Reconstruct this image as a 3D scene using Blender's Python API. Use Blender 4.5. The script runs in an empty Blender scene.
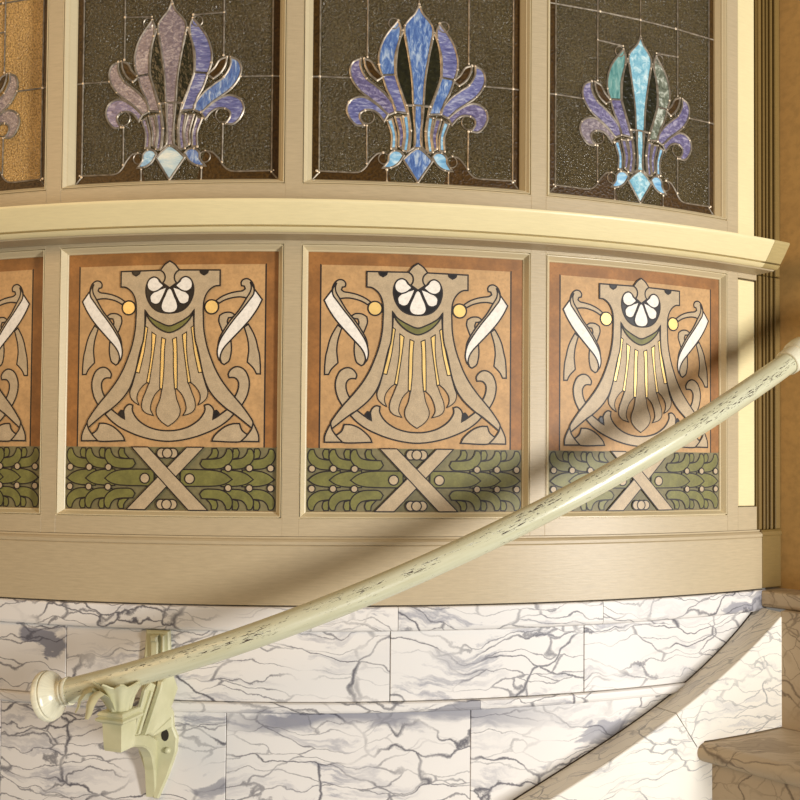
import bpy, bmesh, math, random
from mathutils import Vector, Matrix, geometry
random.seed(7)
C = bpy.context.scene.collection
# ------------------------------------------------------------------ place
S = 1.14                          # metres per unit of wall distance
R = 1.27924 * S                   # radius of the bowed wall
RM = R * 1000.0
CX, CY = -0.14178 * S, (1 + 1.27924) * S
Z0 = 1.6                          # eye level
TC = [0.127607 + k * 0.234281 for k in (-2, -1, 0, 1)]   # bay centres (angle)
HW = 159.7                        # half width of a bay, mm
T_ST = 0.0419 * S                 # thickness of the stair string

def S2L(c): return c / 12.92 if c <= 0.04045 else ((c + 0.055) / 1.055) ** 2.4
def col(r, g, b): return (S2L(r / 255), S2L(g / 255), S2L(b / 255), 1)

def bend(s, o, z):
    """unrolled millimetres (along, out, up) -> metres, local to angle 0"""
    r = RM + o
    a = s / RM
    return Vector((r * math.sin(a) / 1000, (RM - r * math.cos(a)) / 1000, z / 1000))

def base_at(theta, z):
    return Vector((CX + R * math.sin(theta), CY - R * math.cos(theta), Z0 + z / 1000))

def polar(theta, r, z):
    """world point; r, z in metres, z from eye level"""
    return Vector((CX + r * math.sin(theta), CY - r * math.cos(theta), Z0 + z))

class MB:
    def __init__(self): self.v = []; self.f = []; self.m = []; self.uv = []
    def vert(self, p, uv=(0, 0)):
        self.v.append(Vector(p)); self.uv.append(uv); return len(self.v) - 1
    def face(self, ids, m=0): self.f.append(tuple(ids)); self.m.append(m)
    def build(self, name, mats, parent=None, loc=None, rotz=0, smooth=False, local=True):
        me = bpy.data.meshes.new(name)
        off = Vector((0, 0, 0))
        if not local: off = Vector(loc) if loc is not None else (parent.location if parent else off)
        me.from_pydata([tuple(p - off) for p in self.v], [], self.f)
        if not isinstance(mats, (list, tuple)): mats = [mats]
        for mt in mats: me.materials.append(mt)
        ul = me.uv_layers.new(name='UVMap')
        for poly in me.polygons:
            poly.material_index = self.m[poly.index]
            poly.use_smooth = smooth
            for li in poly.loop_indices:
                ul.data[li].uv = self.uv[me.loops[li].vertex_index]
        bm = bmesh.new(); bm.from_mesh(me)
        bmesh.ops.recalc_face_normals(bm, faces=bm.faces[:])
        bm.to_mesh(me); bm.free()
        if smooth: me.set_sharp_from_angle(angle=math.radians(38))
        o = bpy.data.objects.new(name, me); C.objects.link(o)
        if parent is not None: o.parent = parent
        elif loc is not None: o.location = loc; o.rotation_euler = (0, 0, rotz)
        return o

def empty(name, loc, rotz=0):
    o = bpy.data.objects.new(name, None); C.objects.link(o)
    o.location = loc; o.rotation_euler = (0, 0, rotz); o.empty_display_size = 0.05
    return o
def tag(o, label=None, cat=None, group=None, kind=None):
    if label: o['label'] = label
    if cat: o['category'] = cat
    if group: o['group'] = group
    if kind: o['kind'] = kind
    return o
def dup(root, loc, rotz, label):
    r = root.copy(); C.objects.link(r); r.location = loc; r.rotation_euler = (0, 0, rotz); r['label'] = label
    for ch in list(root.children):
        c = ch.copy(); C.objects.link(c); c.parent = r
        for g in list(ch.children):
            d = g.copy(); C.objects.link(d); d.parent = c
    return r

# ------------------------------------------------------------------ materials
class N:
    def __init__(self, name):
        self.mat = bpy.data.materials.new(name); self.mat.use_nodes = True
        self.t = self.mat.node_tree; self.b = self.t.nodes['Principled BSDF']
    def n(self, typ, **kw):
        d = self.t.nodes.new(typ)
        for k, v in kw.items():
            if k in ('ins',):
                for kk, vv in v.items(): d.inputs[kk].default_value = vv
            else: setattr(d, k, v)
        return d
    def l(self, a, b): self.t.links.new(a, b)
    def coords(self, uv=True, scale=(1, 1, 1), rot=0):
        c = self.n('ShaderNodeTexCoord'); m = self.n('ShaderNodeMapping')
        m.inputs['Scale'].default_value = scale; m.inputs['Rotation'].default_value = (0, 0, rot)
        self.l(c.outputs['UV' if uv else 'Object'], m.inputs['Vector'])
        return m.outputs[0]
    def noise(self, vec, scale, detail=4, rough=.55, dist=0):
        d = self.n('ShaderNodeTexNoise')
        d.inputs['Scale'].default_value = scale; d.inputs['Detail'].default_value = detail
        d.inputs['Roughness'].default_value = rough; d.inputs['Distortion'].default_value = dist
        self.l(vec, d.inputs['Vector']); return d
    def ramp(self, fac, stops):
        d = self.n('ShaderNodeValToRGB'); e = d.color_ramp.elements
        while len(e) > 1: e.remove(e[0])
        e[0].position = stops[0][0]; e[0].color = stops[0][1]
        for p, c in stops[1:]:
            q = e.new(p); q.color = c
        self.l(fac, d.inputs['Fac']); return d.outputs['Color']
    def mix(self, fac, a, b, mode='MIX'):
        d = self.n('ShaderNodeMix', data_type='RGBA', blend_type=mode)
        for s, v in ((0, fac), (6, a), (7, b)):
            if hasattr(v, 'links'): self.l(v, d.inputs[s])
            else: d.inputs[s].default_value = v
        return d.outputs[2]
    def math(self, op, a, b=0.0, clamp=False):
        d = self.n('ShaderNodeMath', operation=op, use_clamp=clamp)
        for s, v in ((0, a), (1, b)):
            if hasattr(v, 'links'): self.l(v, d.inputs[s])
            else: d.inputs[s].default_value = v
        return d.outputs[0]
    def bump(self, h, strength, dist):
        d = self.n('ShaderNodeBump'); d.inputs['Strength'].default_value = strength
        d.inputs['Distance'].default_value = dist
        self.l(h, d.inputs['Height']); self.l(d.outputs[0], self.b.inputs['Normal'])
    def set(self, **kw):
        for k, v in kw.items():
            i = self.b.inputs[k.replace('_', ' ')]
            if hasattr(v, 'links'): self.l(v, i)
            else: i.default_value = v
        return self

def g(v): return (v, v, v, 1)
def mul(c, k): return (min(1, c[0] * k), min(1, c[1] * k), min(1, c[2] * k), 1)

def wood_paint(name, c, var=.12, rough=.42, wear=True):
    m = N(name)
    v = m.coords(True, (9, 90, 1)); n1 = m.noise(v, 5, 5, .6)
    v2 = m.coords(True, (4, 5, 1)); n2 = m.noise(v2, 2, 3)
    base = m.ramp(n1.outputs[0], [(.3, mul(c, 1 - var)), (.7, mul(c, 1 + var * .5))])
    c2 = m.mix(m.ramp(n2.outputs[0], [(.35, g(0)), (.75, g(.22))]), base, mul(c, .8))
    m.set(Base_Color=c2, Roughness=rough); m.bump(n1.outputs[0], .12, .002)
    return m.mat
def flat_paint(name, c, var=.2, rough=.55, scale=30):
    m = N(name)
    v = m.coords(True); n1 = m.noise(v, scale, 6, .65); n2 = m.noise(v, scale * 6, 3, .6)
    base = m.ramp(n1.outputs[0], [(.32, mul(c, 1 - var)), (.68, mul(c, 1 + var * .45))])
    c2 = m.mix(m.ramp(n2.outputs[0], [(.44, g(0)), (.66, g(.42))]), base, mul(c, .62))
    m.set(Base_Color=c2, Roughness=rough); m.bump(n2.outputs[0], .15, .0006)
    return m.mat
def plain(name, c, rough=.5, metal=0.0):
    m = N(name); v = m.coords(True); n1 = m.noise(v, 60, 3)
    m.set(Base_Color=m.ramp(n1.outputs[0], [(.3, mul(c, .88)), (.7, mul(c, 1.05))]), Roughness=rough, Metallic=metal)
    return m.mat

def marble(name, white, vein, patch, sc=1.0, uv=True, amount=1.0, rough=.5, sign=False):
    m = N(name)
    v0 = m.coords(uv, (sc, sc * 1.0, sc), 0)
    w = m.noise(v0, 6.0, 3, .6); w2 = m.noise(v0, 45, 4, .65)
    def centred(nz, k):
        a = m.n('ShaderNodeVectorMath', operation='SUBTRACT'); m.l(nz.outputs['Color'], a.inputs[0]); a.inputs[1].default_value = (.5, .5, .5)
        b = m.n('ShaderNodeVectorMath', operation='SCALE'); m.l(a.outputs[0], b.inputs[0]); b.inputs[3].default_value = k; return b.outputs[0]
    a1 = m.n('ShaderNodeVectorMath', operation='ADD'); m.l(v0, a1.inputs[0]); m.l(centred(w, .10), a1.inputs[1])
    a2 = m.n('ShaderNodeVectorMath', operation='ADD'); m.l(a1.outputs[0], a2.inputs[0]); m.l(centred(w2, .010), a2.inputs[1])
    def mapped(rot, sx, sy):
        mp = m.n('ShaderNodeMapping'); mp.inputs['Rotation'].default_value = (0, 0, math.radians(rot)); mp.inputs['Scale'].default_value = (sx, sy, 1)
        m.l(a2.outputs[0], mp.inputs['Vector']); return mp.outputs[0]
    A, Bm = mapped(24, .42, 1.35), mapped(32, .28, 1.6)
    def vor(vec, scale, wdt):
        d = m.n('ShaderNodeTexVoronoi', feature='DISTANCE_TO_EDGE'); d.inputs['Scale'].default_value = scale
        m.l(vec, d.inputs['Vector'])
        return m.ramp(d.outputs['Distance'], [(0, g(1)), (wdt * .4, g(.8)), (wdt, g(0))])
    big = vor(A, 10, .016); fine = vor(Bm, 26, .035)
    mask = m.ramp(m.noise(v0, 9, 3).outputs[0], [(.36, g(.1)), (.54, g(1))])
    mask2 = m.ramp(m.noise(v0, 4.3, 3, .6).outputs[0], [(.38, g(0)), (.54, g(.8))])
    vein_f = m.math('MAXIMUM', m.math('MULTIPLY', big, mask), m.math('MULTIPLY', fine, mask2))
    pn = m.noise(A, 5.5, 5, .6)
    pf = m.ramp(pn.outputs[0], [(.655, g(0)), (.668, g(.7)), (.75, g(.9))])
    sn = m.noise(Bm, 26, 5, .62)
    streak = m.math('MULTIPLY', m.ramp(sn.outputs[0], [(.53, g(0)), (.61, g(.75)), (.67, g(.1))]), m.ramp(m.noise(v0, 5, 2).outputs[0], [(.42, g(.05)), (.6, g(1))]))
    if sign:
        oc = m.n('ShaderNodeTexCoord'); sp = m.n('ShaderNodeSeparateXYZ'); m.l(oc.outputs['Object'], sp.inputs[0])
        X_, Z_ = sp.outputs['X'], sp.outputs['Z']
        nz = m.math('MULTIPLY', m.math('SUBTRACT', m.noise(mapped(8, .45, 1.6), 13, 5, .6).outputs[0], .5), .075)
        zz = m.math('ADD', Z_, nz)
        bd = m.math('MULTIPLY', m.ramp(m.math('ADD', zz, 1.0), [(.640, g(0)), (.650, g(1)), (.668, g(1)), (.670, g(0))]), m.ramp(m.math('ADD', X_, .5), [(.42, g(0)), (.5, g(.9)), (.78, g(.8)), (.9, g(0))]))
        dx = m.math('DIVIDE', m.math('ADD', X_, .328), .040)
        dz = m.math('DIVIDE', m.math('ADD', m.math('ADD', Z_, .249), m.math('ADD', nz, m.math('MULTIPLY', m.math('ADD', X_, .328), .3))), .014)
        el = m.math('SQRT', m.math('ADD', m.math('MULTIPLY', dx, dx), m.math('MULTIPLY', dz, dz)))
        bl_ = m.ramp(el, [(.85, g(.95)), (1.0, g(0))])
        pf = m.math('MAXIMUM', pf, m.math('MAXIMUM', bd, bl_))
    base = m.mix(m.ramp(m.noise(v0, 3, 2).outputs[0], [(.3, g(0)), (.7, g(1))]), white, mul(white, .94))
    c1 = m.mix(m.math('MULTIPLY', pf, amount), base, patch)
    c2 = m.mix(m.math('MULTIPLY', streak, amount), c1, mul(patch, 1.15))
    c3 = m.mix(m.math('MULTIPLY', vein_f, .92 * amount, True), c2, vein)
    m.set(Base_Color=c3, Roughness=rough)
    return m.mat

M = {}
M['wood'] = wood_paint('tan_painted_wood', col(184, 166, 132))
M['cream'] = wood_paint('cream_painted_wood', col(232, 216, 166), .06, .38)
M['mould'] = wood_paint('pale_moulding_paint', col(208, 191, 152), .06, .36)
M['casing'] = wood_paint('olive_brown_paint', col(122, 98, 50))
M['ledge_end'] = wood_paint('aged_cream_paint', col(178, 158, 106))  # same cream as the ledge, with the corner shade put into the colour
M['plaster'] = flat_paint('ochre_plaster', col(184, 144, 82), .10, .7, 12)
M['ochre'] = flat_paint('ochre_field', col(196, 154, 102), .24)
M['border'] = flat_paint('russet_border', col(154, 103, 50), .34)
M['tan'] = flat_paint('stone_tan', col(188, 166, 132), .18, .5, 90)
M['white'] = flat_paint('white_ribbon', col(240, 232, 218), .06)
M['gold'] = plain('gold_leaf', col(246, 208, 128), .42, .3)
M['green'] = flat_paint('laurel_green', col(120, 116, 58), .34, .5, 45)
M['darkgreen'] = flat_paint('laurel_ground', col(122, 113, 76), .3)
M['line'] = plain('dark_outline', col(26, 14, 9), .55)
M['black'] = plain('black_inlay', col(22, 18, 16), .4)
M['grout'] = plain('dark_joint', col(62, 48, 38), .8)
M['marble'] = marble('veined_marble', col(226, 221, 214), col(62, 60, 72), col(128, 128, 138), sign=True)
M['marble_pale'] = marble('pale_string_marble', col(236, 230, 216), col(120, 120, 124), col(168, 167, 168), 1.3, True, .85)
M['marble_tread'] = marble('warm_tread_marble', col(188, 168, 138), col(84, 66, 48), col(146, 126, 98), 1.2, False, .8)

def rail_paint():
    m = N('chipped_cream_enamel')
    uv = m.coords(True, (1, 1, 1)); 
    st = m.n('ShaderNodeMapping'); st.inputs['Scale'].default_value = (85, 30, 1); m.l(uv, st.inputs['Vector'])
    n1 = m.noise(st.outputs[0], 1.0, 6, .72, .6)
    st2 = m.n('ShaderNodeMapping'); st2.inputs['Scale'].default_value = (9, 3, 1); m.l(uv, st2.inputs['Vector'])
    n2 = m.noise(st2.outputs[0], 1.0, 2)
    sep = m.n('ShaderNodeSeparateXYZ'); m.l(uv, sep.inputs[0])
    band = m.ramp(sep.outputs['Y'], [(.0, g(0)), (.40, g(.30)), (.50, g(.75)), (.60, g(.8)), (.66, g(1)), (.78, g(.7)), (.9, g(0))])
    thr = m.math('ADD', m.math('MULTIPLY', n1.outputs[0], .70), m.math('MULTIPLY', n2.outputs[0], .30))
    thr = m.math('ADD', thr, m.math('MULTIPLY', m.math('SUBTRACT', band, .5), .085))
    chip = m.ramp(thr, [(.592, g(0)), (.600, g(1))])
    n3 = m.noise(m.coords(True, (3, 2, 1)), 4, 4)
    base = m.ramp(n3.outputs[0], [(.3, col(196, 192, 158)), (.7, col(210, 208, 178))])
    m.set(Base_Color=m.mix(chip, base, col(58, 40, 30)), Roughness=m.mix(chip, g(.24), g(.7)))
    m.bump(m.math('SUBTRACT', 1.0, chip), .4, .0006)
    return m.mat
M['rail'] = rail_paint()
M['capw'] = plain('ivory_enamel', col(226, 220, 192), .25)
def iron():
    m = N('sage_cream_iron'); v = m.coords(False); n = m.noise(v, 30, 4)
    m.set(Base_Color=m.ramp(n.outputs[0], [(.3, col(188, 184, 144)), (.7, col(206, 202, 164))]), Roughness=.4)
    m.bump(n.outputs[0], .1, .002); return m.mat
M['iron'] = iron()
M['hole'] = plain('deep_recess', col(46, 40, 30), .8)

def tex_glass(name, c, scale=330, rough=.2, bump=1.0, spec=.5, stretch=(1, 1, 1), dist=.004):
    m = N(name); v = m.coords(True, stretch); n1 = m.noise(v, scale, 2, .5, .4)
    n2 = m.noise(v, 14, 3)
    gr = m.ramp(n1.outputs[0], [(.34, g(.45)), (.56, g(.85)), (.70, g(1.0))])
    m.set(Base_Color=m.mix(1.0, m.ramp(n2.outputs[0], [(.3, mul(c, 1.0)), (.7, mul(c, 1.35))]), gr, 'MULTIPLY'), Roughness=rough)
    m.b.inputs['Specular IOR Level'].default_value = spec
    m.bump(n1.outputs[0], bump, dist); return m.mat
def opal(name, a, b, c, rot=0.0, scale=60, ripple=(1, 3, 1)):
    m = N(name); v = m.coords(True, ripple, rot); n1 = m.noise(v, scale, 4, .65, .7)
    n2 = m.noise(m.coords(True), 22, 2)
    f = m.math('ADD', m.math('MULTIPLY', n1.outputs[0], .75), m.math('MULTIPLY', n2.outputs[0], .25))
    m.set(Base_Color=m.ramp(f, [(.34, a), (.5, b), (.64, c)]), Roughness=.22)
    m.b.inputs['Coat Weight'].default_value = .3
    m.bump(n1.outputs[0], .5, .0025); return m.mat
M['gl_dark'] = tex_glass('hammered_smoke_glass', col(88, 76, 48), 300, .15, 1.0, .6, (1, 1, 1), .007)
M['gl_edge'] = tex_glass('amber_border_glass', col(70, 48, 16), 260, .35, .3, .25)
M['gl_deep'] = tex_glass('deep_green_glass', col(36, 34, 14), 150, .25, .4)
M['gl_amber'] = tex_glass('hammered_amber_glass', col(206, 166, 102), 380, .2, 1.0)  # warm lamp reflection put into the colour of the leftmost pane
def lead():
    m = N('lead_came'); v = m.coords(True); n = m.noise(v, 120, 3)
    m.set(Base_Color=m.ramp(n.outputs[0], [(.3, col(120, 108, 92)), (.7, col(178, 166, 148))]), Roughness=.4, Metallic=.6)
    return m.mat
M['lead'] = lead()
M['solder'] = plain('bright_solder', col(235, 214, 184), .35, .4)

# ------------------------------------------------------------------ shape helpers
def slab(mb, s0, s1, z0, z1, o0, o1, c=.6, m=0, ds=14, seed=0.0):
    n = max(1, int(math.ceil((s1 - s0) / ds)))
    du, dv = seed * 3.7, seed * 1.9
    def ring(i, o):
        a = [mb.vert(bend(s0 + i + (s1 - s0 - 2 * i) * k / n, o, z0 + i), ((s0 + i + (s1 - s0 - 2 * i) * k / n) / 1000 + du, (z0 + i) / 1000 + dv)) for k in range(n + 1)]
        b = [mb.vert(bend(s0 + i + (s1 - s0 - 2 * i) * k / n, o, z1 - i), ((s0 + i + (s1 - s0 - 2 * i) * k / n) / 1000 + du, (z1 - i) / 1000 + dv)) for k in range(n + 1)]
        return a, b
    def join(p, q):
        pa = p[0] + p[1][::-1]; qa = q[0] + q[1][::-1]; k = len(pa)
        for i in range(k): mb.face((pa[i], pa[(i + 1) % k], qa[(i + 1) % k], qa[i]), m)
    r0 = ring(0, o0); r1 = ring(0, o1 - c); r2 = ring(c, o1)
    join(r0, r1); join(r1, r2)
    for i in range(n): mb.face((r2[0][i], r2[0][i + 1], r2[1][i + 1], r2[1][i]), m)
    for i in range(n): mb.face((r0[0][i], r0[1][i], r0[1][i + 1], r0[0][i + 1]), m)

def ring_mould(mb, s0, s1, z0, z1, prof, m=0, ds=14):
    """prof = [(inset, out)...] a mitred frame moulding around a rectangular opening"""
    n = max(1, int(math.ceil((s1 - s0) / ds))); prev = None
    acc = 0.0
    for j, (t, h) in enumerate(prof):
        if j: acc += math.hypot(t - prof[j - 1][0], h - prof[j - 1][1])
        a = [mb.vert(bend(s0 + t + (s1 - s0 - 2 * t) * k / n, h, z0 + t), ((s0 + (s1 - s0) * k / n) / 1000, (z0 + acc) / 1000)) for k in range(n + 1)]
        b = [mb.vert(bend(s0 + t + (s1 - s0 - 2 * t) * k / n, h, z1 - t), ((s0 + (s1 - s0) * k / n) / 1000, (z1 - acc) / 1000)) for k in range(n + 1)]
        cur = a + b[::-1]
        if prev:
            k = len(cur)
            for i in range(k): mb.face((prev[i], prev[(i + 1) % k], cur[(i + 1) % k], cur[i]), m)
        prev = cur

def arc_path(s0, s1, ds=14, tail=None):
    """list of (point on wall, outward vector, run length); tail=(direction angle, length mm) adds a mitred return"""
    n = max(1, int(math.ceil((s1 - s0) / ds))); out = []
    for k in range(n + 1):
        s = s0 + (s1 - s0) * k / n; a = s / RM
        out.append([bend(s, 0, 0), Vector((math.sin(a), -math.cos(a), 0)), s])
    if tail:
        az, ln = tail
        d = Vector((math.sin(az), math.cos(az), 0)); n2 = Vector((math.cos(az), -math.sin(az), 0))
        n1 = out[-1][1]; out[-1][1] = (n1 + n2) / (1 + n1.dot(n2))
        out.append([out[-1][0] + d * ln / 1000, n2, s1 + ln])
    return out
def sweep(mb, prof, path, m=0, cap=True, seed=0.0, closed=True):
    rows = []; acc = [0.0]
    for j in range(1, len(prof)): acc.append(acc[-1] + math.hypot(prof[j][0] - prof[j - 1][0], prof[j][1] - prof[j - 1][1]))
    for p, nrm, s in path:
        rows.append([mb.vert(p + nrm * o / 1000 + Vector((0, 0, z / 1000)), (s / 1000 + seed * 3.7, (acc[j] - prof[0][1]) / 1000 + seed * 1.9)) for j, (o, z) in enumerate(prof)])
    k = len(prof)
    for a, b in zip(rows, rows[1:]):
        for j in range(k if closed else k - 1): mb.face((a[j], b[j], b[(j + 1) % k], a[(j + 1) % k]), m)
    if cap: mb.face(rows[0], m); mb.face(rows[-1][::-1], m)

def smooth_path(pts, closed=True, step=1.6, corner=50):
    P = [Vector((p[0], p[1])) for p in pts]; n = len(P)
    def is_corner(i):
        if not closed and i in (0, n - 1): return True
        a = P[i] - P[i - 1]; b = P[(i + 1) % n] - P[i]
        if a.length < 1e-6 or b.length < 1e-6: return True
        return abs(a.angle_signed(b)) > math.radians(corner)
    cs = [i for i in range(n) if is_corner(i)]
    runs = []
    if closed:
        if not cs: runs = [(list(range(n)) + [0], True)]
        else:
            for a, b in zip(cs, cs[1:] + [cs[0] + n]): runs.append(([i % n for i in range(a, b + 1)], False))
    else:
        for a, b in zip(cs, cs[1:]): runs.append((list(range(a, b + 1)), False))
    out = []
    for idx, cyc in runs:
        Q = [P[i] for i in idx]
        for i in range(len(Q) - 1):
            p1, p2 = Q[i], Q[i + 1]
            p0 = Q[i - 1] if i > 0 else (Q[-2] if cyc else p1 * 2 - p2)
            p3 = Q[i + 2] if i + 2 < len(Q) else (Q[1] if cyc else p2 * 2 - p1)
            ln = (p2 - p1).length; k = max(1, int(ln / step))
            t0 = 0; t1 = t0 + max(1e-4, (p1 - p0).length) ** .5; t2 = t1 + max(1e-4, ln) ** .5; t3 = t2 + max(1e-4, (p3 - p2).length) ** .5
            for j in range(k):
                t = t1 + (t2 - t1) * j / k
                a1 = p0 * ((t1 - t) / (t1 - t0)) + p1 * ((t - t0) / (t1 - t0))
                a2 = p1 * ((t2 - t) / (t2 - t1)) + p2 * ((t - t1) / (t2 - t1))
                a3 = p2 * ((t3 - t) / (t3 - t2)) + p3 * ((t - t2) / (t3 - t2))
                b1 = a1 * ((t2 - t) / (t2 - t0)) + a2 * ((t - t0) / (t2 - t0))
                b2 = a2 * ((t3 - t) / (t3 - t1)) + a3 * ((t - t1) / (t3 - t1))
                out.append(b1 * ((t2 - t) / (t2 - t1)) + b2 * ((t - t1) / (t2 - t1)))
    if not closed: out.append(P[-1].copy())
    return out

def fill(mb, path, h, m, ds=14.0):
    tris = geometry.tessellate_polygon([[Vector((p.x, p.y, 0)) for p in path]])
    bm = bmesh.new(); vs = [bm.verts.new((p.x, p.y, 0)) for p in path]
    for t in tris:
        try: bm.faces.new([vs[i] for i in t])
        except ValueError: pass
    x0 = min(p.x for p in path); x1 = max(p.x for p in path)
    k = math.ceil(x0 / ds)
    while k * ds < x1:
        bmesh.ops.bisect_plane(bm, geom=bm.verts[:] + bm.edges[:] + bm.faces[:], plane_co=(k * ds, 0, 0), plane_no=(1, 0, 0)); k += 1
    bm.verts.index_update(); base = len(mb.v)
    for v in bm.verts: mb.vert(bend(v.co.x, h, v.co.y), (v.co.x / 1000, v.co.y / 1000))
    for f in bm.faces: mb.face([base + v.index for v in f.verts], m)
    bm.free()

def stroke(mb, path, w, h, m, closed=True, dome=0.0):
    n = len(path); L = []; Rr = []; Mid = []
    for i, p in enumerate(path):
        a = path[i - 1] if (closed or i > 0) else p
        b = path[(i + 1) % n] if (closed or i < n - 1) else p
        d1 = (p - a); d2 = (b - p)
        if d1.length < 1e-6: d1 = d2
        if d2.length < 1e-6: d2 = d1
        d1 = d1.normalized(); d2 = d2.normalized(); t = d1 + d2
        t = t.normalized() if t.length > .25 else d1
        nn = Vector((-t.y, t.x)); k = min(2.0, 1 / max(.45, nn.dot(Vector((-d1.y, d1.x)))))
        l = p + nn * w / 2 * k; r = p - nn * w / 2 * k
        u = lambda q: (q.x / 1000, q.y / 1000)
        L.append(mb.vert(bend(l.x, h, l.y), u(l))); Rr.append(mb.vert(bend(r.x, h, r.y), u(r)))
        if dome: Mid.append(mb.vert(bend(p.x, h + dome, p.y), u(p)))
    for i in range(n if closed else n - 1):
        j = (i + 1) % n
        if dome:
            mb.face((L[i], Mid[i], Mid[j], L[j]), m); mb.face((Mid[i], Rr[i], Rr[j], Mid[j]), m)
        else: mb.face((L[i], Rr[i], Rr[j], L[j]), m)

def circ(c, r, n=28): return [Vector((c[0] + r * math.cos(2 * math.pi * k / n), c[1] + r * math.sin(2 * math.pi * k / n))) for k in range(n)]
def mir(pts): return [[-x, z] for x, z in pts]
def sym(half): return [list(p) for p in half] + [[-x, z] for x, z in reversed(half) if abs(x) > .6]
def snap(half): return [[0.0 if abs(x) < .9 else x, z] for x, z in half]

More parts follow.
